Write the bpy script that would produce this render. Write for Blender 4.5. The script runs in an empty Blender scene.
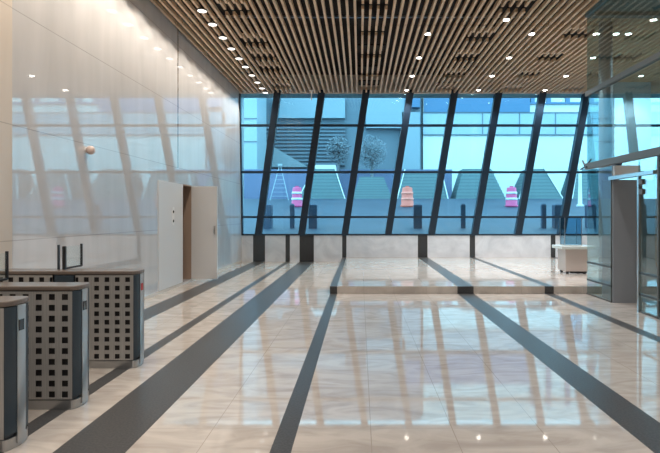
import bpy, bmesh, math, random
from mathutils import Vector, Matrix
random.seed(7)
sc = bpy.context.scene
COL = sc.collection
F = 520.0; VX = 360.0; VY = 215.0; H = 1.6
PI = math.pi

def px(x, y, Y):
    """point of the place seen at photo position (x, y) at distance Y"""
    return Vector(((x - VX) * Y / F, Y, H - (y - VY) * Y / F))

# ------------------------------------------------------------------ materials
def mat(name, col, rough=0.5, metal=0.0, spec=0.5, ior=None, coat=0.0):
    m = bpy.data.materials.new(name); m.use_nodes = True
    b = m.node_tree.nodes['Principled BSDF']
    b.inputs['Base Color'].default_value = (*col, 1)
    b.inputs['Roughness'].default_value = rough
    b.inputs['Metallic'].default_value = metal
    b.inputs['Specular IOR Level'].default_value = spec
    if ior: b.inputs['IOR'].default_value = ior
    if coat: b.inputs['Coat Weight'].default_value = coat; b.inputs['Coat Roughness'].default_value = 0.02
    return m

def nd(m, kind, **kw):
    n = m.node_tree.nodes.new(kind)
    for k, v in kw.items(): setattr(n, k, v)
    return n

def noise_mix(m, c1, c2, scale=(1, 1, 1), nscale=3.0, detail=6, dist=0.0, lo=0.35, hi=0.65, out=True):
    lk = m.node_tree.links
    tc = nd(m, 'ShaderNodeTexCoord'); mp = nd(m, 'ShaderNodeMapping'); mp.inputs['Scale'].default_value = scale
    n = nd(m, 'ShaderNodeTexNoise'); n.inputs['Scale'].default_value = nscale
    n.inputs['Detail'].default_value = detail; n.inputs['Distortion'].default_value = dist
    r = nd(m, 'ShaderNodeValToRGB')
    r.color_ramp.elements[0].position = lo; r.color_ramp.elements[0].color = (*c1, 1)
    r.color_ramp.elements[1].position = hi; r.color_ramp.elements[1].color = (*c2, 1)
    lk.new(tc.outputs['Object'], mp.inputs['Vector']); lk.new(mp.outputs[0], n.inputs['Vector'])
    lk.new(n.outputs[0], r.inputs['Fac'])
    if out: lk.new(r.outputs[0], m.node_tree.nodes['Principled BSDF'].inputs['Base Color'])
    return tc, r

def lines_at(m, tc, axis, vals, w):
    """1 where the coordinate is within w of one of vals"""
    lk = m.node_tree.links
    s = nd(m, 'ShaderNodeSeparateXYZ'); lk.new(tc.outputs['Object'], s.inputs[0])
    acc = None
    for v in vals:
        c = nd(m, 'ShaderNodeMath', operation='COMPARE')
        lk.new(s.outputs[axis], c.inputs[0]); c.inputs[1].default_value = v; c.inputs[2].default_value = w
        if acc is None: acc = c.outputs[0]
        else:
            a = nd(m, 'ShaderNodeMath', operation='MAXIMUM'); lk.new(acc, a.inputs[0]); lk.new(c.outputs[0], a.inputs[1]); acc = a.outputs[0]
    return acc

def mixcol(m, fac, colsock, dark):
    lk = m.node_tree.links
    x = nd(m, 'ShaderNodeMix', data_type='RGBA'); lk.new(fac, x.inputs[0]); lk.new(colsock, x.inputs[6]); x.inputs[7].default_value = (*dark, 1)
    return x.outputs[2]

def glass(name, tint, rough=0.0, refl=1.0):
    m = bpy.data.materials.new(name); m.use_nodes = True
    nt = m.node_tree; nt.nodes.clear()
    o = nd(m, 'ShaderNodeOutputMaterial'); t = nd(m, 'ShaderNodeBsdfTransparent'); g = nd(m, 'ShaderNodeBsdfGlossy')
    t.inputs[0].default_value = (*tint, 1); g.inputs['Roughness'].default_value = rough
    fr = nd(m, 'ShaderNodeFresnel'); ge = nd(m, 'ShaderNodeNewGeometry')
    pw = nd(m, 'ShaderNodeMath', operation='POWER'); pw.inputs[0].default_value = 1.45      # same reflectance on the way in and out
    sg = nd(m, 'ShaderNodeMath', operation='MULTIPLY_ADD'); sg.inputs[1].default_value = -2; sg.inputs[2].default_value = 1
    nt.links.new(ge.outputs['Backfacing'], sg.inputs[0]); nt.links.new(sg.outputs[0], pw.inputs[1]); nt.links.new(pw.outputs[0], fr.inputs[0])
    mu = nd(m, 'ShaderNodeMath', operation='MULTIPLY'); mu.inputs[1].default_value = refl
    mx = nd(m, 'ShaderNodeMixShader')
    nt.links.new(fr.outputs[0], mu.inputs[0]); nt.links.new(mu.outputs[0], mx.inputs[0])
    nt.links.new(t.outputs[0], mx.inputs[1]); nt.links.new(g.outputs[0], mx.inputs[2]); nt.links.new(mx.outputs[0], o.inputs[0])
    return m

def emis(name, col, s):
    m = bpy.data.materials.new(name); m.use_nodes = True
    b = m.node_tree.nodes['Principled BSDF']
    b.inputs['Emission Color'].default_value = (*col, 1); b.inputs['Emission Strength'].default_value = s
    b.inputs['Base Color'].default_value = (.8, .8, .8, 1)
    return m

M = {}
# floor marble
m = M['marble'] = mat('beige_marble', (.6, .5, .4), 0.045, spec=0.45)
tc, r = noise_mix(m, (.42, .375, .335), (.56, .51, .46), (1.0, 2.4, 1), 1.7, 10, 1.6, .32, .62, out=False)
jx = lines_at(m, tc, 0, [-3.96, -2.9, -1.1, .08, .69, 1.345, 2.8, 3.28, 4.55, 5.2, 5.85], .003)
c = mixcol(m, jx, r.outputs[0], (.36, .32, .28))
jy = lines_at(m, tc, 1, [1.2 * k + .3 for k in range(0, 15)], .0025)
c = mixcol(m, jy, c, (.41, .37, .33))
m.node_tree.links.new(c, m.node_tree.nodes['Principled BSDF'].inputs['Base Color'])
m = M['stripe'] = mat('dark_granite', (.06, .06, .062), 0.3, spec=0.14)
noise_mix(m, (.060, .060, .061), (.090, .090, .090), (1, 1, 1), 60, 3)
m = M['sill'] = mat('pale_marble', (.6, .6, .6), 0.2)
noise_mix(m, (.58, .62, .67), (.76, .80, .85), (1, 1, 1), 1.5, 8, 1.5, .3, .7)
m = M['sill_dark'] = mat('dark_granite_upright', (.05, .055, .06), 0.25)
noise_mix(m, (.035, .038, .042), (.06, .062, .066), (1, 1, 1), 50, 3)
# left wall: polished pale stone with joints
def wall_mat(name, c1, c2, rough, spec, ior, zj, yj=None):
    m = mat(name, c1, rough, spec=spec, ior=ior)
    tc, r = noise_mix(m, c1, c2, (1, 1.6, .25), 1.6, 5, .6, .3, .7, out=False)
    f = lines_at(m, tc, 2, zj, .006)
    c = mixcol(m, f, r.outputs[0], tuple(v * .76 for v in c1))
    if yj:
        f1 = lines_at(m, tc, 1, yj, .026)
        g = nd(m, 'ShaderNodeMath', operation='GREATER_THAN'); s = nd(m, 'ShaderNodeSeparateXYZ')
        m.node_tree.links.new(tc.outputs['Object'], s.inputs[0]); m.node_tree.links.new(s.outputs[2], g.inputs[0]); g.inputs[1].default_value = 2.65
        mm = nd(m, 'ShaderNodeMath', operation='MULTIPLY'); m.node_tree.links.new(f1, mm.inputs[0]); m.node_tree.links.new(g.outputs[0], mm.inputs[1])
        c = mixcol(m, mm.outputs[0], c, (.12, .11, .10))
    m.node_tree.links.new(c, m.node_tree.nodes['Principled BSDF'].inputs['Base Color'])
    return m
ZJ = [1.3, 2.65, 4.01, 5.37]
M['wall'] = wall_mat('polished_pale_stone', (.52, .525, .545), (.60, .605, .625), 0.03, 0.5, 2.25, ZJ, [11.57])
M['wall_matte'] = wall_mat('honed_warm_stone', (.55, .49, .43), (.62, .56, .50), 0.45, 0.4, None, ZJ)
M['wall_plain'] = mat('warm_plaster', (.55, .5, .45), 0.7)
M['base'] = mat('pale_baseboard', (.62, .59, .55), 0.25)
M['door'] = mat('door_laminate', (.66, .67, .69), 0.3)
M['closet'] = mat('closet_brown', (.34, .25, .20), 0.7)
M['frame'] = mat('navy_mullion', (.010, .026, .048), 0.35)
M['glass'] = glass('window_glass', (.66, .90, .955))
M['glass2'] = glass('partition_glass', (.70, .86, .88), refl=2.3)
M['glass3'] = glass('wing_glass', (.93, .97, .97))
M['glass4'] = glass('screen_glass', (.70, .85, .92))
m = M['wood'] = mat('oak_slat', (.3, .2, .12), 0.5)
noise_mix(m, (.62, .43, .27), (.78, .58, .40), (12, .6, 12), 4, 4, 0, .3, .7)
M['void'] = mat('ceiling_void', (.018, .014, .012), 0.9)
M['plaster_dark'] = mat('teal_soffit', (.10, .16, .17), 0.6)
m = M['steel'] = mat('brushed_steel', (.5, .49, .47), 0.38, 0.45)
noise_mix(m, (.37, .37, .365), (.47, .465, .46), (40, 40, .6), 5, 3)
M['steel_plain'] = mat('satin_steel', (.46, .47, .48), 0.28, 0.9)
M['slate'] = mat('slate_cover', (.032, .05, .068), 0.32)
M['cap'] = mat('brown_grey_cap', (.15, .122, .105), 0.3, coat=.2)
M['hole'] = mat('black_hole', (.008, .008, .01), 0.6)
M['black'] = mat('black_metal', (.015, .017, .02), 0.4)
M['reader'] = mat('reader_window', (.04, .045, .05), 0.15)
M['red'] = mat('red_sticker', (.5, .06, .06), 0.4)
M['grey_pier'] = mat('grey_cladding', (.24, .26, .285), 0.4)
M['grey_col'] = mat('blue_grey_column', (.42, .47, .54), 0.4)
M['rail'] = mat('anodised_rail', (.12, .125, .12), 0.5, 0.1)
M['rail_dark'] = mat('dark_rail', (.05, .07, .08), 0.4)
M['white'] = mat('white_paint', (.8, .8, .8), 0.4)
M['woodpull'] = mat('orange_wood', (.45, .17, .06), 0.4)
M['podium'] = mat('podium_stone', (.46, .395, .36), 0.4)
M['podium_top'] = mat('podium_top', (.55, .60, .58), 0.25)
M['lamp'] = emis('lamp_lens', (1, .93, .82), 26)
M['washlamp'] = emis('wash_lens', (1, .93, .84), 2.2)
M['bulk'] = mat('pale_blue_panel', (.40, .56, .68), 0.6)
# outside
m = M['plaza'] = mat('plaza_paving', (0.062, 0.099, 0.149), 0.6)
noise_mix(m, (.008, .018, .040), (.014, .028, .055), (1, 1, 1), .8, 4)
M['mint'] = mat('pale_render', (0.533, 0.546, 0.533), 0.8)
M['mint2'] = mat('pale_panel', (0.260, 0.322, 0.360), 0.7)
M['blueband'] = mat('blue_glazing', (0.037, 0.112, 0.211), 0.5)
M['greyb'] = mat('grey_facade', (0.105, 0.136, 0.167), 0.8)
M['greyb2'] = mat('pale_grey_facade', (0.186, 0.223, 0.248), 0.8)
M['greyb3'] = mat('mid_pale_panel', (.19, .25, .29), 0.7)
M['louvre'] = mat('dark_louvre', (0.074, 0.093, 0.118), 0.7)
M['lilac'] = mat('lilac_wall', (.105, .125, .21), 0.7)
M['step'] = mat('planter_step', (.105, .165, .175), 0.7)
M['step2'] = mat('planter_gap', (.075, .12, .135), 0.7)
M['edge'] = mat('white_edge', (0.496, 0.508, 0.521), 0.5)
M['pink'] = mat('pink_barrel', (.50, .05, .16), 0.5)
M['orange'] = mat('orange_barrel', (.62, .12, .08), 0.5)
M['bollard'] = mat('bollard_stone', (.035, .055, .10), 0.6)
M['leaf'] = mat('leaf', (0.105, 0.130, 0.155), 0.7)
M['bark'] = mat('bark', (0.124, 0.136, 0.155), 0.8)

# ------------------------------------------------------------------ geometry
class MB:
    def __init__(s): s.v = []; s.f = []; s.mi = []; s.sm = []
    def face(s, pts, mi=0, smooth=False):
        n = len(s.v); s.v += [tuple(p) for p in pts]; s.f.append(tuple(range(n, n + len(pts)))); s.mi.append(mi); s.sm.append(smooth)
    def hexa(s, b, t, mi=0):
        n = len(s.v); k = len(b); s.v += [tuple(p) for p in b] + [tuple(p) for p in t]
        fs = [tuple(range(n + k - 1, n - 1, -1)), tuple(range(n + k, n + 2 * k))]
        for i in range(k): j = (i + 1) % k; fs.append((n + i, n + j, n + k + j, n + k + i))
        s.f += fs; s.mi += [mi] * len(fs); s.sm += [False] * len(fs)
        return s
    def box(s, x0, x1, y0, y1, z0, z1, mi=0):
        return s.hexa([(x0, y0, z0), (x1, y0, z0), (x1, y1, z0), (x0, y1, z0)], [(x0, y0, z1), (x1, y0, z1), (x1, y1, z1), (x0, y1, z1)], mi)
    def prism(s, poly, z0, z1, mi=0):
        return s.hexa([(x, y, z0) for x, y in poly], [(x, y, z1) for x, y in poly], mi)
    def lathe(s, prof, n=24, mi=0, c=(0, 0, 0), axis='z'):
        """prof: list of (r, z)"""
        base = len(s.v)
        for r, z in prof:
            for i in range(n):
                a = 2 * PI * i / n
                p = (r * math.cos(a), r * math.sin(a), z)
                if axis == 'x': p = (p[2], p[0], p[1])
                if axis == 'y': p = (p[0], p[2], p[1])
                s.v.append((p[0] + c[0], p[1] + c[1], p[2] + c[2]))
        for k in range(len(prof) - 1):
            for i in range(n):
                j = (i + 1) % n
                s.f.append((base + k * n + i, base + k * n + j, base + (k + 1) * n + j, base + (k + 1) * n + i)); s.mi.append(mi); s.sm.append(True)
        s.f.append(tuple(base + i for i in range(n - 1, -1, -1))); s.mi.append(mi); s.sm.append(False)
        e = base + (len(prof) - 1) * n
        s.f.append(tuple(e + i for i in range(n))); s.mi.append(mi); s.sm.append(False)
        return s
    def tube(s, p0, p1, r, n=10, mi=0, r1=None):
        p0 = Vector(p0); p1 = Vector(p1); d = (p1 - p0); q = d.to_track_quat('Z', 'Y'); r1 = r if r1 is None else r1
        b = [p0 + q @ Vector((r * math.cos(2 * PI * i / n), r * math.sin(2 * PI * i / n), 0)) for i in range(n)]
        t = [p1 + q @ Vector((r1 * math.cos(2 * PI * i / n), r1 * math.sin(2 * PI * i / n), 0)) for i in range(n)]
        return s.hexa(b, t, mi)
    def build(s, name, mats, parent=None, loc=None, bevel=0, struct=False):
        """loc: world position the vertices are given relative to (vertices are in world space when loc is set)"""
        if not isinstance(mats, (list, tuple)): mats = [mats]
        me = bpy.data.meshes.new(name)
        off = Vector((0, 0, 0))
        if parent is not None and loc is None: off = WL.get(parent, Vector((0, 0, 0)))
        elif loc is not None: off = Vector(loc)
        me.from_pydata([tuple(Vector(p) - off) for p in s.v], [], s.f)
        for mm in mats: me.materials.append(mm)
        for p, i, sm in zip(me.polygons, s.mi, s.sm): p.material_index = i; p.use_smooth = sm
        bm = bmesh.new(); bm.from_mesh(me)
        bmesh.ops.remove_doubles(bm, verts=bm.verts, dist=1e-5)
        bmesh.ops.recalc_face_normals(bm, faces=bm.faces); bm.to_mesh(me); bm.free()
        o = bpy.data.objects.new(name, me); COL.objects.link(o)
        if parent is not None: o.parent = parent; o.location = Vector((0, 0, 0)); WL[o] = off
        else: o.location = off; WL[o] = off
        if bevel:
            b = o.modifiers.new('bevel', 'BEVEL'); b.width = bevel; b.segments = 2; b.limit_method = 'ANGLE'
        if struct: o['kind'] = 'structure'
        return o
WL = {}
def thing(name, label, cat, loc, group=None):
    o = bpy.data.objects.new(name, None); COL.objects.link(o); o.location = loc; WL[o] = Vector(loc)
    o.empty_display_size = .1
    return tag(o, label, cat, group)
def tag(o, label, cat, group=None):
    o['label'] = label; o['category'] = cat
    if group: o['group'] = group
    return o
def dup(root, loc, label, group=None):
    r = root.copy(); COL.objects.link(r); r.location = loc; r['label'] = label
    if group: r['group'] = group
    for ch in root.children:
        c = ch.copy(); COL.objects.link(c); c.parent = r
        for g in ch.children:
            d = g.copy(); COL.objects.link(d); d.parent = c
    return r

# ------------------------------------------------------------------ the room
XW = -4.05; YB = 17.8; ZC = 5.69; XR = 10.9; YN = -6.0; ZT = 6.35
YP = 10.57; ZP = .149; XPL = -.61
ST = [(-3.66, -3.25), (-2.55, -2.40), (-2.07, -1.58), (-.61, -.465), (1.98, 2.31), (3.755, 3.94), (6.53, 6.69)]
def strips(x0, x1):
    xs = [x0]; out = []
    for a, b in ST:
        if b <= x0 or a >= x1: continue
        if a > xs[-1]: out.append((xs[-1], a, 0))
        out.append((max(a, x0), min(b, x1), 1)); xs.append(b)
    if xs[-1] < x1: out.append((xs[-1], x1, 0))
    return out
b = MB()
for x0, x1, k in strips(XW - .3, XPL): b.box(x0, x1, YN, YB + .4, -.12, 0, k)
for x0, x1, k in strips(XPL, XR + .3): b.box(x0, x1, YN, YP + .02, -.12, 0, k)
b.build('floor', [M['marble'], M['stripe']], struct=True)
b = MB()
for x0, x1, k in strips(XPL, XR + .3):
    b.box(x0, x1, YP, YB + .4, -.12, ZP, k)
b.build('floor_platform', [M['marble'], M['stripe']], struct=True)
# sill wall below the window
b = MB()
for x0, x1, k in strips(XW, XR): b.box(x0, x1, YB, YB + .3, 0 if x1 <= XPL + .01 else ZP, .9, k)
b.build('wall_far', [M['sill'], M['sill_dark']], struct=True)

# left wall with a doorway
DY0, DY1, DZ0, DZ1 = 11.87, 12.47, .06, 2.29
b = MB(); YL = 6.05
b.box(XW - .25, XW, YL, DY0, 0, ZT); b.box(XW - .25, XW, DY1, YB + .35, 0, ZT)
b.box(XW - .25, XW, DY0, DY1, DZ1, ZT); b.box(XW - .25, XW, DY0, DY1, 0, DZ0)
b.build('wall_left', M['wall'], struct=True)
b = MB(); b.box(XW - .25, XW + .004, YN, YL, 0, ZT)
b.build('wall_left_near', M['wall_matte'], struct=True)
b = MB()   # dark service closet behind the doorway
b.box(XW - 1.3, XW - 1.25, DY0 - .3, DY1 + .3, 0, 2.5); b.box(XW - 1.3, XW - .25, DY0 - .35, DY0 - .3, 0, 2.5)
b.box(XW - 1.3, XW - .25, DY1 + .3, DY1 + .35, 0, 2.5); b.box(XW - 1.3, XW - .25, DY0 - .3, DY1 + .3, 2.45, 2.5)
b.box(XW - 1.3, XW - .25, DY0 - .3, DY1 + .3, .0, .06)
b.build('wall_closet', M['closet'], struct=True)
b = MB(); b.box(XW, XW + .012, YL, DY0 - .05, 0, .06); b.box(XW, XW + .012, DY1 + .05, YB, 0, .06)
b.build('baseboard_left', M['base'], struct=True)
b = MB(); b.box(XW, XW + .014, 10.42, DY0 - .022, .07, 2.30)
b.build('trim_1', M['door'], struct=True, bevel=.003)
b = MB()
b.box(XW - .26, XW + .006, DY0 - .02, DY0 + .008, .062, 2.31); b.box(XW - .26, XW + .006, DY1 - .008, DY1 + .02, .062, 2.31); b.box(XW - .26, XW + .006, DY0 + .008, DY1 - .008, 2.278, 2.31)
b.build('trim_2', M['closet'], struct=True)
b = MB(); b.box(XW + .01, XW + .63, DY1 - .02, DY1 + .025, .065, 2.285)
d1 = b.build('door_1', M['door'], struct=True, bevel=.004)
b = MB(); b.box(-3.50, -3.465, DY1 - .035, DY1 - .02, 1.14, 1.34); b.tube((-3.482, DY1 - .03, 1.24), (-3.482, DY1 - .075, 1.24), .01); b.box(-3.495, -3.47, DY1 - .085, DY1 - .07, 1.17, 1.26)
b.build('handle', M['steel_plain'], d1)

# ceiling
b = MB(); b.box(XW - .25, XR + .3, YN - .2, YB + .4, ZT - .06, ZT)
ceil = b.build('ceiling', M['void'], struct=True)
SP = .155; SW = .050; SH = .08; YS = 11.2
hatch_cols = [('left', -2.49, [10.35, 12.3, 13.46, 14.57, 16.6]), ('centre', .34, [10.05, 11.55, 13.25, 15.1, 16.7]),
              ('rightA', 2.79, [11.95, 13.5, 15.2, 16.9]), ('rightB', 4.92, [11.75, 13.5, 15.2, 16.9]), ('rightC', 7.0, [13.5, 15.2, 16.9]), ('near', 3.06, [10.2])]
near = MB(); far = MB()
HL = .29
slat_x = []
k0 = int((XW + .03 + .1) / SP) ; x = -.1
xs = [-.1 + SP * k for k in range(-25, 72) if XW + .06 < -.1 + SP * k < XR - .05]
YE = 17.40
def seg(x, a, bb):
    for mb, lo, hi in ((near, 2.0, YS - .02), (far, YS + .02, YE)):
        p, q = max(a, lo), min(bb, hi)
        if q - p > .01: mb.box(x - SW / 2, x + SW / 2, p, q, ZC, ZC + SH)
hatch_slats = {}
for x in xs:
    cuts = []
    for name, hx, ys in hatch_cols:
        if abs(x - hx) < 2 * SP + .001:
            for y in ys:
                cuts.append((y - HL, y + HL)); hatch_slats.setdefault((name, y), []).append(x)
    cuts.sort(); p = 1.0
    if 4.62 < x: # inside the glass box the slats stop at the header
        p = 10.6
    for a, c in cuts:
        if c < p: continue
        seg(x, p, a); p = c
    seg(x, p, YE)
near.build('near_slats', M['wood'], ceil); far.build('far_slats', M['wood'], ceil)
b = MB(); b.box(XW, 4.6, 10.98, 11.02, ZC + .085, ZC + .125); b.build('hanger_pipe', M['steel_plain'], ceil)
b = MB(); b.box(XW, XR, YE, YB + .3, ZC - .02, ZT - .06); b.build('trim_3', M['wall_plain'], struct=True)
b = MB(); b.box(XW, 4.6, YN, 2.0, ZC, ZC + .1); b.build('ceiling_near', M['wall_plain'], struct=True)

# sunken slat hatches
ordn = ['first', 'second', 'third', 'fourth', 'fifth']
cname = {'left': 'row beside the wall washers', 'centre': 'middle row of the ceiling', 'rightA': 'between the first two lamp rows',
         'rightB': 'row just left of the glass enclosure', 'rightC': 'row over the glass enclosure', 'near': ''}
for name, hx, ys in hatch_cols:
    for i, y in enumerate(ys):
        if name == 'near': lab = 'sunken dark slat hatch right beside the nearest single downlight at the top edge'
        else: lab = 'sunken slat hatch, %s from the windows, %s' % (ordn[len(ys) - 1 - i], cname[name])
        xx = hatch_slats[(name, y)]
        t = thing('ceiling_hatch', lab, 'ceiling hatch', (sum(xx) / len(xx), y, ZC + .07), 'sunken hatches in the slatted ceiling')
        b = MB()
        for x in xx: b.box(x - SW / 2, x + SW / 2, y - HL + .09, y + HL - .09, ZC + .07, ZC + .14)
        b.build('slats', M['wood'], t)
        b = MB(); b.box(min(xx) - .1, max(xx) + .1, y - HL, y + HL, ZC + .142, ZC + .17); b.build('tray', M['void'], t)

# ------------------------------------------------------------------ lamps
def spot(name, loc, power, size, blend, col, parent=None, rot=(0, 0, 0), r=.06):
    l = bpy.data.lights.new(name, 'SPOT'); l.energy = power; l.spot_size = math.radians(size); l.spot_blend = blend
    l.color = col; l.shadow_soft_size = r
    o = bpy.data.objects.new(name, l); COL.objects.link(o); o.rotation_euler = rot; o.location = loc
    if parent: o.parent = parent
    return o
def downlight(x, y, label, group):
    t = thing('downlight', label, 'ceiling light', (x, y, ZC - .012), group)
    b = MB(); b.lathe([(.060, 0), (.078, 0), (.08, .012), (.076, .03), (.06, .03), (.06, .012)], 20, 0, (x, y, ZC - .012)); b.build('ring', M['white'], t)
    b = MB(); b.lathe([(.0, -.006), (.06, -.002), (.062, .006)], 20, 0, (x, y, ZC - .014)); b.build('lens', M['lamp'], t)
    spot('downlight_bulb', (0, 0, -.03), P_DOWN, 115, .6, (1, .97, .95), t)
    return t
P_DOWN = 200; P_WASH = 84; P_NEAR = 104
LY = [11.72, 13.5, 15.27, 17.0]
rowname = ['farthest from the windows', 'third from the windows', 'second from the windows', 'nearest the windows']
for cx, cl in ((1.53, 'row just right of the middle'), (3.875, 'second row right of the middle'), (6.05, 'third row right of the middle'), (8.25, 'row farthest right, behind glass')):
    for i, y in enumerate(LY):
        downlight(cx, y, 'round ceiling downlight %s in the %s' % (rowname[i], cl), 'round downlights in the slatted ceiling')
downlight(3.06, 10.87, 'single round downlight at the top edge of the ceiling beside a sunken hatch', 'round downlights in the slatted ceiling')
downlight(5.77, 11.72, 'left one of the close pair behind the glass, a lamp reflection built as a downlight', 'round downlights in the slatted ceiling')  # added lamp standing for the doubled reflection of its neighbour in the glass
for cx in (-1.2, 1.2, 3.4, 6.6):      # added fill lamps without fixtures for unseen ceiling lights; rightmost row brightens the enclosure
    for y in (-4, -1.5, 1, 3.5, 6, 8.3):
        z = ZC - .03 if y >= 2 else ZC - .03
        spot('near_fill_lamp', (cx, y, z), P_NEAR, 125, .6, (1, .97, .95))
WY = [10.37, 11.11, 11.94, 12.73, 13.53, 14.29, 15.15, 15.96, 16.7, 17.3]
on10 = ['nearest', 'second nearest', 'third nearest', 'fourth nearest', 'fifth nearest', 'fifth farthest', 'fourth farthest', 'third farthest', 'second farthest', 'farthest']
for i, y in enumerate(WY):
    x = -3.15
    t = thing('wall_washer', '%s of the oval wall washing lights in the ceiling along the left wall' % on10[i], 'ceiling light', (x, y, ZC - .02), 'wall washing lights along the left wall')
    b = MB(); b.lathe([(.085, 0), (.10, 0), (.10, .02), (.085, .02)], 24, 0, (x, y, ZC - .022)); b.build('ring', M['rail'], t)
    b = MB(); b.lathe([(.0, -.002), (.088, 0), (.089, .004)], 24, 0, (x, y, ZC - .028)); b.build('lens', M['washlamp'], t)
    spot('wall_washer_bulb', (0, 0, -.03), P_WASH, 106, .3, (1, .87, .72), t, rot=(0, math.radians(20), 0))
for y in [9.58 - .79 * k for k in range(13)]:
    spot('near_wall_lamp', (-3.15, y, ZC - .05), P_WASH, 106, .3, (1, .87, .72), None, rot=(0, math.radians(20), 0))

# ------------------------------------------------------------------ window wall (leaning bars)
ZS = .9; LEAN = .72; TILT = .38; ZH = ZC
def W(x, z, dy=0.0):
    t = (z - ZS) / (ZH - ZS)
    return (x + LEAN * t, YB + .02 - TILT * t + dy, z)
def W0(x, z, dy=0.0):
    p = W(0, z, dy); return (x, p[1], z)
def bar(mb, fa, fb, z0, z1, d0, d1):
    mb.hexa([fa(z0, d0), fb(z0, d0), fb(z0, d1), fa(z0, d1)], [fa(z1, d0), fb(z1, d0), fb(z1, d1), fa(z1, d1)])
XM = [-3.49 + 1.484 * k for k in range(0, 10)]
HW = .115
TR = [1.53, 3.055, 4.62]
edges = [None] + XM + [None]
for i in range(len(edges) - 1):
    a, c = edges[i], edges[i + 1]
    if a is None: fa = lambda z, d: W0(XW, z, d)
    else: fa = lambda z, d, a=a: W(a, z, d)
    if c is None: fc = lambda z, d: W0(XR, z, d)
    else: fc = lambda z, d, c=c: W(c, z, d)
    b = MB()
    if a is not None: bar(b, lambda z, d, a=a: W(a - HW, z, d), lambda z, d, a=a: W(a + HW, z, d), ZS, ZH + .1, -.05, .16)
    else: bar(b, lambda z, d: W0(XW, z, d), lambda z, d: W0(XW + .04, z, d), ZS, ZH, -.03, .1)
    bar(b, fa, fc, ZS, ZS + .055, -.035, .13)
    w = b.build('window_%d' % (i + 1), M['frame'], struct=True)
    for z in TR:
        b = MB(); bar(b, fa, fc, z - .035, z + .035, -.03, .1); b.build('transom', M['frame'], w)
    b = MB(); bar(b, fa, fc, ZS + .05, ZH, .03, .045); b.build('pane', M['glass'], w)
# small white rod hanging by the window
t = thing('hanging_sensor', 'small white rod sensor hanging from the ceiling in front of the window', 'sensor', px(311.5, 94, 17.0))
p = px(311.5, 94, 17.0)
b = MB(); b.lathe([(.012, 0), (.02, .01), (.02, .26), (.02, .32)], 12, 0, (p.x, p.y, ZC - .33)); b.build('rod', M['white'], t)
b = MB(); b.box(p.x - .07, p.x + .07, p.y - .02, p.y + .02, ZC - .04, ZC - .005); b.build('mount', M['white'], t)

# ------------------------------------------------------------------ room shell behind and right
b = MB(); b.box(XW - .25, XR + .3, YN - .2, YN, 0, ZT); b.build('wall_near', M['wall_plain'], struct=True)
b = MB(); b.box(XR, XR + .3, YN, YB + .35, 0, ZT); b.build('wall_right', M['wall_plain'], struct=True)

# glass enclosure on the right: panels in the plane X = XG
XG = 4.6; G0, G1, G2, G3 = 10.52, 9.5, 8.58, 4.0
enc = thing('glass_partition', 'tall clear glass partition with steel rails enclosing the right side', 'glass partition', (XG, 8.5, 0))
def pane(y0, y1, z0, z1, name='pane'):
    b = MB(); b.box(XG - .006, XG + .006, y0, y1, z0, z1); return b.build(name, M['glass2'], enc)
pane(G1, G0, .02, 2.5); pane(G3, G2, .02, 2.5); pane(G3, G0, 2.62, 4.0); pane(G3, G0, 4.08, ZC - .06)
def rail(y0, y1, z0, z1, w, m, name): b = MB(); b.box(XG - w, XG + w, y0, y1, z0, z1); return b.build(name, m, enc)
rail(G3, G0 + .02, 2.52, 2.64, .05, M['rail'], 'rail'); rail(G3, G0 + .02, 4.0, 4.09, .04, M['rail'], 'rail'); rail(G3, G0 + .02, ZC - .09, ZC - .01, .04, M['plaster_dark'], 'head_rail')
for z in (.30, .645):
    rail(G1, G0, z - .018, z + .018, .012, M['rail_dark'], 'low_rail'); rail(G3, G2, z - .018, z + .018, .012, M['rail_dark'], 'low_rail')
rail(G1, G0, .0, .03, .02, M['rail'], 'floor_channel'); rail(G3, G2, .0, .03, .02, M['rail'], 'floor_channel')
b = MB(); b.box(XG - .03, XG + .03, G2 - .045, G2, 0, 2.25); b.build('door_post', M['steel_plain'], enc)
b = MB(); b.box(XG - .012, XG + .012, G1, G1 + .02, 0, 2.25); b.build('door_post', M['rail'], enc)
b = MB(); b.box(XG - .05, XG + .06, G2 - .5, G1 + .03, 2.24, 2.30); b.build('door_header', M['steel_plain'], enc)
for z in (1.98, 2.14):
    b = MB(); b.box(XG - .035, XG + .035, G2 - .16, G2 - .05, z - .045, z + .045); b.build('hinge', M['rail'], enc, bevel=.006)
b = MB(); b.box(XG - .02, XG + .02, 7.98, 8.02, 0, 2.52); b.build('mullion', M['rail'], enc)
b = MB()
for s in (-1, 1):
    b.tube((XG - .03, G0 + .02, 2.58), (XG - .03 + s * .02, G0 + .2, 2.58 + s * .09 + .05), .016)
    b.tube((XG - .03, G0 + .02, 2.58), (XG - .03 + s * .05, G0 - .14, 2.58 + s * .08 + .06), .016)
b.lathe([(.02, -.02), (.035, 0), (.02, .02)], 12, 0, (XG - .03, G0 + .02, 2.6)); b.build('spider_bracket', M['black'], enc)
t = tag(MB().box(XG + .02, XG + .07, 9.46, 9.5, 2.32, 2.50).box(XG + .02, XG + .5, 9.44, 9.46, 2.32, 2.5).build('door_sign', M['white']), 'blank white light panel above the glass doorway', 'sign')
# wooden pull behind the partition
b = MB(); b.lathe([(.02, .74), (.05, .80), (.065, .95), (.07, 1.35), (.065, 1.8), (.045, 1.96), (.02, 2.0)], 20, 0, (XG + .09, 8.14, 0))
b.tube((XG + .1, 8.14, 1.0), (XG + .02, 8.14, 1.0), .015); b.tube((XG + .1, 8.14, 1.8), (XG + .02, 8.14, 1.8), .015)
b.build('pull', M['woodpull'], enc)['label'] = 'tall rounded orange wood pull'
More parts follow.
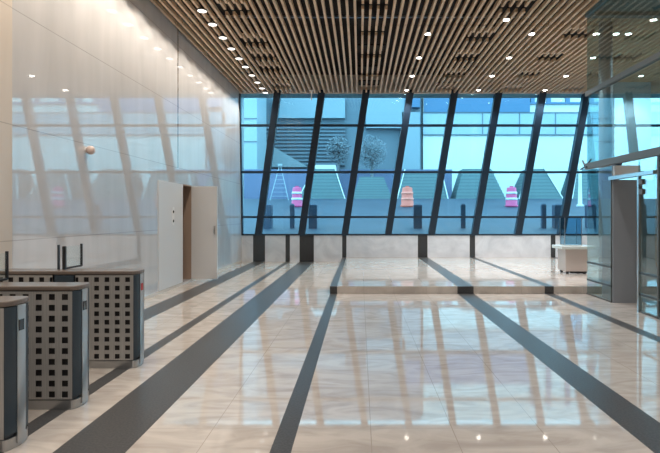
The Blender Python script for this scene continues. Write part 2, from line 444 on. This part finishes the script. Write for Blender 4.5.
# solid grey pier seen through the doorway, column, beam, pale bulkhead
b = MB(); b.box(XG + .005, XG + 1.4, 9.46, 9.9, 0, 2.24); b.build('wall_pier', M['grey_pier'], struct=True)
b = MB(); b.lathe([(.135, ZP), (.135, ZC + .1)], 28, 0, (5.24, 11.1, 0)); b.build('trim_4', M['grey_col'], struct=True)
b = MB(); b.box(XG + .05, XR, 10.45, 10.6, ZC - .08, ZC + .3); b.build('trim_5', M['plaster_dark'], struct=True)
b = MB(); b.box(XG, XR, YN, 10.45, ZC, ZC + .1); b.build('ceiling_right', M['plaster_dark'], struct=True)
b = MB(); b.box(px(611.5, 0, 16).x, px(651, 0, 16).x, 16.0, 16.25, px(0, 155, 16).z, ZC); b.build('wall_bulkhead', M['bulk'], struct=True)

# ------------------------------------------------------------------ podium
BX0, BX1, BY0, BY1 = 5.06, 5.62, 12.8, 13.3
pod = thing('podium', 'small beige stone podium with pale overhanging top on the raised floor by the windows', 'podium', ((BX0 + BX1) / 2, 13.05, ZP))
MB().box(BX0, BX1, BY0, BY1, ZP + .06, .76).build('body', M['podium'], pod, bevel=.012)
MB().box(BX0 - .12, BX1 + .15, BY0 - .08, BY1 + .1, .76, .835).build('top', M['podium_top'], pod, bevel=.01)
for x in (BX0 + .07, BX1 - .07):
    for y in (BY0 + .06, BY1 - .06):
        MB().lathe([(.02, 0), (.035, .005), (.035, .062)], 14, 0, (x, y, ZP)).build('foot', M['black'], pod)
MB().box(BX0 + .12, BX1 - .03, BY0 + .02, BY0 + .05, ZP + .012, ZP + .06).build('kick_strip', M['black'], pod)
scr = thing('glass_screen', 'clear upright glass display case standing on the podium top', 'display case', (5.3, 13.05, .835))
sx0, sx1, sy0, sy1 = 5.08, 5.50, 12.9, 13.2; zt = 1.53
for args in ((sx0, sx1, sy0, sy0 + .01), (sx0, sx1, sy1 - .01, sy1), (sx0, sx0 + .01, sy0 + .012, sy1 - .012), (sx1 - .01, sx1, sy0 + .012, sy1 - .012)):
    MB().box(*args, .86, zt).build('pane', M['glass4'], scr)
MB().box(sx0 - .012, sx1 + .012, sy0 - .012, sy1 + .012, .835, .86).build('base_plate', M['podium_top'], scr)
for x in (sx0 - .004, sx1 - .008):
    for y in (sy0 - .004, sy1 - .008): MB().box(x, x + .012, y, y + .012, .86, zt).build('edge_strip', M['steel_plain'], scr)

# ------------------------------------------------------------------ turnstiles
def turnstile(Yf, label, wing_len, sticker, xr=-2.375):
    L = 1.42; xl = xr - L; T = .26; yc = Yf + T / 2; ax = .045
    t = thing('turnstile', label, 'turnstile', ((xr + xl) / 2, yc, 0), 'turnstiles at the left wall')
    ry = T / 2
    def prof(g=0.0, n=10):
        p = []
        for i in range(n + 1):
            a = PI * i / n; p.append((xr + (ax + g) * math.sin(a), yc - (ry + g) * math.cos(a)))
        for i in range(n + 1):
            a = PI * i / n; p.append((xl - (ax + g) * math.sin(a), yc + (ry + g) * math.cos(a)))
        return p
    MB().prism(prof(-.002), 0, .078).build('plinth', M['steel_plain'], t, bevel=.003)
    MB().prism(prof(.006), .978, 1.015).build('top_cap', M['cap'], t, bevel=.008)
    MB().prism(prof(-.02), .078, .978).build('core', M['slate'], t)
    zs0, zs1 = .085, .972
    hw = .0245; rows = [.127 + .0888 * k for k in range(10)]
    def panel(xa, xb, cols, yo, sgn):
        """perforated sheet from xa to xb, square holes sunk into it"""
        b = MB(); yi = yo - sgn * .014
        gx = [xa] + sorted(v for c in cols for v in (c - hw, c + hw)) + [xb]
        gz = [zs0] + [v for r_ in rows for v in (r_ - hw, r_ + hw)] + [zs1]
        for i in range(len(gx) - 1):
            for j in range(len(gz) - 1):
                x0, x1, z0, z1 = gx[i], gx[i + 1], gz[j], gz[j + 1]
                if i % 2 == 1 and j % 2 == 1:
                    q = [(x0, z0), (x1, z0), (x1, z1), (x0, z1)]
                    b.face([(x, yi, z) for x, z in q], 1)
                    for a in range(4):
                        c = (a + 1) % 4
                        b.face([(q[a][0], yo, q[a][1]), (q[c][0], yo, q[c][1]), (q[c][0], yi, q[c][1]), (q[a][0], yi, q[a][1])], 1)
                else: b.face([(x0, yo, z0), (x1, yo, z0), (x1, yo, z1), (x0, yo, z1)], 0)
        return b
    xm = (xr + xl) / 2
    cr = [xr - .048 - .1075 * k for k in range(6)]; cl = [2 * xm - c for c in cr]
    for yo, sg in ((Yf, -1), (Yf + T, 1)):
        for xa, xb, cols in ((xm + .12, xr + .012, cr), (xl - .012, xm - .12, cl)):
            panel(xa, xb, cols, yo, sg).build('perforated_panel', [M['steel'], M['hole']], t)
        MB().box(xm - .118, xm + .118, min(yo, yo - sg * .02), max(yo, yo - sg * .02), zs0, zs1).build('centre_cover', M['slate'], t)
    # rounded ends: dark covers and a steel nose
    def arc(x0, sx, a0, a1, g=.0, gi=-.02, n=8):
        o_ = []; i_ = []
        for k in range(n + 1):
            a = math.radians(a0 + (a1 - a0) * k / n)
            o_.append((x0 + sx * (ax + g) * math.sin(a), yc - (ry + g) * math.cos(a))); i_.append((x0 + sx * (ax + gi) * math.sin(a), yc - (ry + gi) * math.cos(a)))
        return o_ + i_[::-1]
    for x0, sx in ((xr, 1), (xl, -1)):
        for a0, a1 in ((14, 71), (109, 166)):
            MB().prism(arc(x0, sx, a0, a1, .001), zs0 + .02, zs1).build('corner_cover', M['slate'], t)
        ns = MB().prism(arc(x0, sx, 71, 109, .006), zs0 - .06, zs1 + .005).build('nose', M['steel_plain'], t)
        xn = x0 + sx * (ax + .006)
        MB().box(min(xn - .004, xn + .003), max(xn - .004, xn + .003), yc - .032, yc + .02, .80, .875).build('card_reader', M['red'] if sticker and sx > 0 else M['reader'], ns)
    # glass wing across the lane behind
    y0 = yc + .03; y1 = y0 + wing_len; xw = xm - .085
    wg = MB().box(xw - .006, xw + .006, y0 + .012, y1 - .008, 1.03, 1.26).build('glass_wing', M['glass3'], t)
    MB().box(xw - .016, xw + .016, y0 - .02, y0 + .012, 1.015, 1.265).build('post', M['black'], wg, bevel=.004)
    MB().box(xw - .012, xw + .012, y1 - .012, y1 + .008, 1.02, 1.275).build('post', M['black'], wg, bevel=.004)
    MB().box(xw - .012, xw + .012, y0 + .012, y1 - .012, 1.017, 1.035).build('bottom_bar', M['black'], wg)
    MB().box(xw - .075, xw - .06, y0 - .005, y0 + .02, 1.015, 1.28).build('edge_post', M['slate'], wg)
    return t
turnstile(5.42, 'perforated steel turnstile nearest the doorway, its glass wing in full view', .34, True)
turnstile(4.27, 'middle of three perforated steel turnstiles, between the nearest and the farthest', .24, False)
turnstile(3.50, 'nearest perforated steel turnstile, cut off by the left edge of the photo', .24, False, -2.41)

# ------------------------------------------------------------------ small things on the left wall
Yp = 11.22; p = (XW + .014, Yp, 1.57)
cp = thing('call_panel', 'small pale wall plate with two dark buttons beside the open door', 'switch panel', p)
MB().box(XW + .012, XW + .024, Yp - .06, Yp + .06, 1.38, 1.77).build('plate', M['white'], cp, bevel=.004)
for z in (1.67, 1.47): MB().lathe([(.032, 0), (.032, .008), (.02, .012)], 16, 0, (XW + .023, Yp, z), 'x').build('button', M['reader'], cp)
Yd = 7.7; zd = 2.56
dm = thing('dome_camera', 'small pinkish round dome camera fixed high on the left wall', 'security camera', (XW, Yd, zd))
prof = [(.0, .125)] + [(.065 * math.sin(math.radians(a)), .06 + .065 * math.cos(math.radians(a))) for a in (20, 40, 60, 80, 100, 120, 140, 155)]
MB().lathe(prof[1:], 20, 0, (XW, Yd, zd), 'x').build('dome', mat('dome_shell', (.62, .50, .46), .3), dm)
MB().lathe([(.045, 0), (.045, .012)], 20, 0, (XW, Yd, zd), 'x').build('mount', M['white'], dm)

# ------------------------------------------------------------------ outside
def ramp(Y): return .8 + max(0, min(Y, 32.2) - 18.3) * .13
b = MB()
b.hexa([(-30, 18.25, -.5), (45, 18.25, -.5), (45, 32.2, -.5), (-30, 32.2, -.5)], [(-30, 18.25, .8), (45, 18.25, .8), (45, 32.2, ramp(40)), (-30, 32.2, ramp(40))])
b.box(-30, 45, 32.2, 60, -.5, ramp(40))
b.build('floor_plaza', M['plaza'], struct=True)
GZ = ramp(40)
# stepped planters
def planter(x0, x1, t0, t1, ytop, label, edge=True, cap=False, Y=32.4):
    a, c, d, e = [(v - VX) * Y / F for v in (x0, x1, t0, t1)]
    h = (199 - ytop) * Y / F; dep = 2.2
    t = thing('stepped_planter', label, 'planter', ((a + c) / 2, Y + dep / 2, GZ), 'stepped planters on the plaza')
    n = 9; b = MB()
    for k in range(n):
        f0 = k / n; z0 = GZ + h * k / n; z1 = GZ + h * (k + .62) / n; z2 = GZ + h * (k + 1) / n
        xa = a + (d - a) * f0; xb = c + (e - c) * f0; ya = Y + dep * .35 * f0
        b.box(xa, xb, ya, Y + dep, z0, z1, 0); b.box(xa + .05, xb - .05, ya + .08, Y + dep, z1, z2, 1)
    b.build('steps', [M['step'], M['step2']], t)
    if edge:
        for p, q in ((a, d), (c, e)):
            s = MB(); w = .03
            s.hexa([(p - w, Y - .06, GZ), (p + w, Y - .06, GZ), (p + w, Y + .02, GZ), (p - w, Y + .02, GZ)],
                   [(q - w, Y + dep * .35 - .06, GZ + h + .1), (q + w, Y + dep * .35 - .06, GZ + h + .1), (q + w, Y + dep * .35 + .02, GZ + h + .1), (q - w, Y + dep * .35 + .02, GZ + h + .1)])
            s.build('edge_strip', M['edge'], t)
    if cap: MB().box(d - .05, e + .05, Y + dep * .35, Y + dep, GZ + h, GZ + h + .26).build('white_cap', M['edge'], t)
planter(298, 345, 313.5, 334, 168, 'stepped planter with a white cap seen through the third window bay', True, True)
planter(352, 392, 360, 384, 176, 'low stepped planter behind the bare tree outside', False)
planter(397, 448, 406, 443, 170, 'stepped planter outside behind the orange barrel', True)
planter(456, 505.5, 466, 494, 168, 'stepped planter outside left of the right hand pink barrel', False)
planter(519, 563, 533, 548, 168, 'stepped planter outside right of the right hand pink barrel', True)
planter(572, 625, 582, 612, 168, 'stepped planter outside beyond the glass enclosure', True)
# white A-frame with rungs
t = thing('a_frame_ladder', 'white A-shaped ladder standing outside left of the pink barrel', 'ladder', px(279.5, 199, 31.2))
Y = 31.2
zb = ramp(Y)
ap = px(279.5, 165, Y); l = px(270, 199, Y); r_ = px(288.5, 199, Y)
MB().tube((l.x, Y, zb), (ap.x - .03, Y + .2, ap.z), .025).build('rail', M['mint2'], t); MB().tube((r_.x, Y, zb), (ap.x + .03, Y + .2, ap.z), .025).build('rail', M['mint2'], t)
for k in range(1, 8):
    f = k / 8.5; z = zb + (ap.z - zb) * f
    MB().tube((l.x + (ap.x - l.x) * f, Y + .2 * f, z), (r_.x + (ap.x - r_.x) * f, Y + .2 * f, z), .014).build('rung', M['mint2'], t)
MB().box(ap.x - .12, ap.x + .12, Y + .1, Y + .3, ap.z - .04, ap.z + .08).build('top_cap', M['mint2'], t)
# traffic barrels
def barrel(x, w, m, label, band=M['edge']):
    Y = 28.0; p = px(x, 0, Y); r = w * Y / F / 2; zb = ramp(Y) + .0; h = 1.02
    t = thing('traffic_barrel', label, 'traffic barrel', (p.x, Y, zb), 'traffic barrels outside')
    MB().lathe([(r * 1.12, -.03), (r * 1.12, .07), (r * 1.0, .08), (r * .98, .4), (r * .93, .42), (r * .9, .75), (r * .85, .77), (r * .8, h - .05), (r * .7, h)], 20, 0, (p.x, Y, zb)).build('drum', m, t)
    for z0, z1, k in ((.34, .46, .985), (.66, .78, .93)): MB().lathe([(r * k, z0), (r * k + .012, z0 + .01), (r * k - .0, z1)], 20, 0, (p.x, Y, zb)).build('band', band, t)
    MB().box(p.x - .1, p.x + .1, Y - .03, Y + .03, zb + h - .01, zb + h + .08).build('grip', m, t)
barrel(297, 11, M['pink'], 'pink traffic barrel with white bands outside the left windows')
barrel(407.3, 12.5, M['orange'], 'orange traffic barrel outside the middle windows', mat('pale_orange_band', (.80, .22, .16), .5))
barrel(511.5, 11.5, M['pink'], 'pink traffic barrel outside the right hand windows')
# white post
Y = 28.0; p = px(580, 0, Y)
MBp = MB().lathe([(.2, -.03), (.2, .08), (.11, .12), (.09, 1.2), (.08, 2.26), (.03, 2.3)], 16, 0, (p.x, Y, ramp(Y))).build('marker_post', M['edge'])
tag(MBp, 'slim white marker post outside near the glass enclosure', 'post')
# dark bollards
bl = [(268, 'dark square bollard outside below the white ladder'), (292.3, 'slim dark bollard outside below the left pink barrel'), (313, 'dark square bollard outside right of the left pink barrel'),
      (417.5, 'dark square bollard outside right of the orange barrel'), (463, 'slim dark bollard outside midway between orange and right pink barrels'), (543.5, 'slim dark bollard outside right of the right pink barrel'), (557.5, 'dark square bollard outside just left of the podium case'), (590.5, 'dark square bollard outside seen past the white marker post')]
for x, lab in bl:
    Y = 20.5; p = px(x, 0, Y); w = .085 if 'slim' in lab else .16; zb = ramp(Y) - .02; h = .92
    t = MB().box(p.x - w, p.x + w, Y - w, Y + w, zb, zb + h).hexa([(p.x - w, Y - w, zb + h), (p.x + w, Y - w, zb + h), (p.x + w, Y + w, zb + h), (p.x - w, Y + w, zb + h)],
        [(p.x - w * .6, Y - w * .6, zb + h + .06), (p.x + w * .6, Y - w * .6, zb + h + .06), (p.x + w * .6, Y + w * .6, zb + h + .06), (p.x - w * .6, Y + w * .6, zb + h + .06)]).build('bollard', M['bollard'])
    tag(t, lab, 'bollard', 'dark bollards outside')
# low lilac wall
Y = 38.0
tag(MB().box(px(225, 0, Y).x, px(452, 0, Y).x, Y, Y + .4, GZ, px(0, 171, Y).z).box(px(225, 0, Y).x, px(452, 0, Y).x, Y - .08, Y + .48, px(0, 171, Y).z, px(0, 169.5, Y).z).build('boundary_wall', M['lilac']), 'long low lilac wall outside behind the planters', 'wall')
# pale building on the right
YR = 46.0
def bx(mb, x0, x1, y0, y1, Ya, Yb, mi=0):   # a block whose front face spans photo x0..x1, y0..y1 at distance Ya
    a = px(x0, y1, Ya); c = px(x1, y0, Ya); mb.box(a.x, c.x, Ya, Yb, a.z, c.z, mi)
bR = thing('pale_building', 'large pale building with a blue window band outside the right hand windows', 'building', (px(540, 0, YR).x, YR, GZ))
b = MB(); a = px(423, 205, YR); c = px(760, 45, YR); b.box(a.x, c.x, YR, YR + 8, GZ, c.z); b.build('wall', M['mint'], bR)
b = MB(); bx(b, 423, 700, 113, 135, YR - .12, YR); b.build('panel_band', M['mint2'], bR)
b = MB()
for x in (482, 519, 555, 592, 630): bx(b, x, x + 1.2, 113, 135, YR - .15, YR - .05)
bx(b, 423, 700, 134, 135.2, YR - .16, YR - .05); bx(b, 423, 700, 112, 113.2, YR - .16, YR - .05); b.build('joint', M['greyb'], bR)
b = MB(); bx(b, 424, 530, 82, 112, YR - .2, YR); b.build('window_band', M['blueband'], bR)
b = MB(); bx(b, 530, 700, 102, 104, YR - .2, YR); bx(b, 547, 551, 60, 102, YR - .2, YR); bx(b, 566, 570, 60, 102, YR - .2, YR); bx(b, 531, 535, 60, 102, YR - .2, YR); bx(b, 590, 594, 60, 102, YR - .2, YR); b.build('window_frame', M['blueband'], bR)
# grey building in the middle
bG = thing('grey_building', 'grey building with dark slanted louvres outside the left windows', 'building', (px(340, 0, 46).x, 46, GZ))
b = MB(); a = px(225, 205, 46); c = px(421.5, 45, 46); b.box(a.x, c.x, 46, 54, GZ, c.z); b.build('wall', M['greyb'], bG)
b = MB()
bx(b, 262, 345, 125, 166, 45.6, 46, 0)
for k in range(11): bx(b, 262, 345, 127 + 3.6 * k, 128.6 + 3.6 * k, 45.4, 45.6, 1)
b.build('louvre_panel', [M['louvre'], M['greyb']], bG)
b = MB()
P = [px(262, 140, 45.2), px(262, 167, 45.2), px(308, 167, 45.2)]
b.hexa([v for v in P], [v + Vector((0, .3, 0)) for v in P]); b.build('stair_flank', M['greyb2'], bG)
b = MB(); bx(b, 272, 345, 98, 118, 45.4, 46); bx(b, 366, 405, 96, 128, 45.3, 46); bx(b, 402, 420, 112, 170, 45.3, 46); b.build('pale_panel', M['greyb3'], bG)
b = MB(); bx(b, 405, 420, 78, 107, 45.2, 46); b.build('window_band', M['blueband'], bG)
# pale slab block on the far left
Y = 40.0
bL = thing('slab_block', 'narrow pale blue panelled block outside the leftmost window', 'building', (px(250, 0, Y).x, Y, GZ))
b = MB(); a = px(225, 205, Y); c = px(257, 50, Y); b.box(a.x, c.x, Y, Y + 4, GZ, c.z); b.build('wall', M['mint2'], bL)
b = MB()
for y in (118, 141): bx(b, 225, 257, y, y + .9, Y - .06, Y + .01)
b.build('joint', M['greyb'], bL)
# bare trees
def tree(x, yc, Y, R, label, seed):
    rnd = random.Random(seed); p = px(x, yc, Y)
    t = thing('street_tree', label, 'tree', (p.x, Y, GZ))
    b = MB(); b.tube((p.x, Y, GZ - .02), (p.x, Y, p.z - R * .5), .14, 10, 0, .09)
    for k in range(16):
        a = rnd.random() * 2 * PI; u = rnd.uniform(.3, 1.0)
        s0 = Vector((p.x, Y, p.z - R * rnd.uniform(.4, 1.0))); e = Vector((p.x + R * .8 * u * math.cos(a), Y + R * .8 * u * math.sin(a), p.z + R * rnd.uniform(-.1, .9)))
        b.tube(s0, e, .05, 6, 0, .015)
    b.build('trunk', M['bark'], t)
    b = MB()
    for k in range(1500):
        d = Vector((rnd.gauss(0, 1), rnd.gauss(0, 1), rnd.gauss(0, 1))).normalized() * R * rnd.random() ** .5
        c = Vector((p.x, Y, p.z)) + Vector((d.x, d.y, d.z * 1.15)); s = rnd.uniform(.05, .1)
        u = Vector((rnd.gauss(0, 1), rnd.gauss(0, 1), rnd.gauss(0, 1))).normalized(); v = u.orthogonal().normalized()
        b.face([c - u * s, c + v * s * .6, c + u * s, c - v * s * .6])
    me_ = b.build('foliage', M['leaf'], t)
tree(372, 152, 36, 1.05, 'thin leafed tree outside behind the middle window bay', 3)
tree(338, 150, 37.5, .9, 'smaller tree outside in front of the dark louvres', 5)

# ------------------------------------------------------------------ sky, camera
w = bpy.data.worlds.new('World'); sc.world = w; w.use_nodes = True
nt = w.node_tree; bg = nt.nodes['Background']
bg.inputs[0].default_value = (.62, .84, 1.0, 1); bg.inputs[1].default_value = 6.2
cam = bpy.data.cameras.new('camera'); co = bpy.data.objects.new('camera', cam); COL.objects.link(co)
co.location = (0, 0, H); co.rotation_euler = (PI / 2, 0, 0)
cam.sensor_fit = 'HORIZONTAL'; cam.sensor_width = 36; cam.lens = 36 * F / 660
cam.shift_x = -(VX - 330) / 660; cam.shift_y = (VY - 226.5) / 660
cam.clip_end = 300
sc.camera = co
vs = sc.view_settings; vs.view_transform = 'Standard'; vs.look = 'None'; vs.exposure = 0.0; vs.gamma = 1
try: vs.use_curve_mapping = False
except Exception: pass
cy = sc.cycles
cy.use_denoising = True; cy.max_bounces = 10; cy.transparent_max_bounces = 24; cy.diffuse_bounces = 5; cy.glossy_bounces = 5
cy.sample_clamp_indirect = 6; cy.caustics_reflective = False; cy.caustics_refractive = False
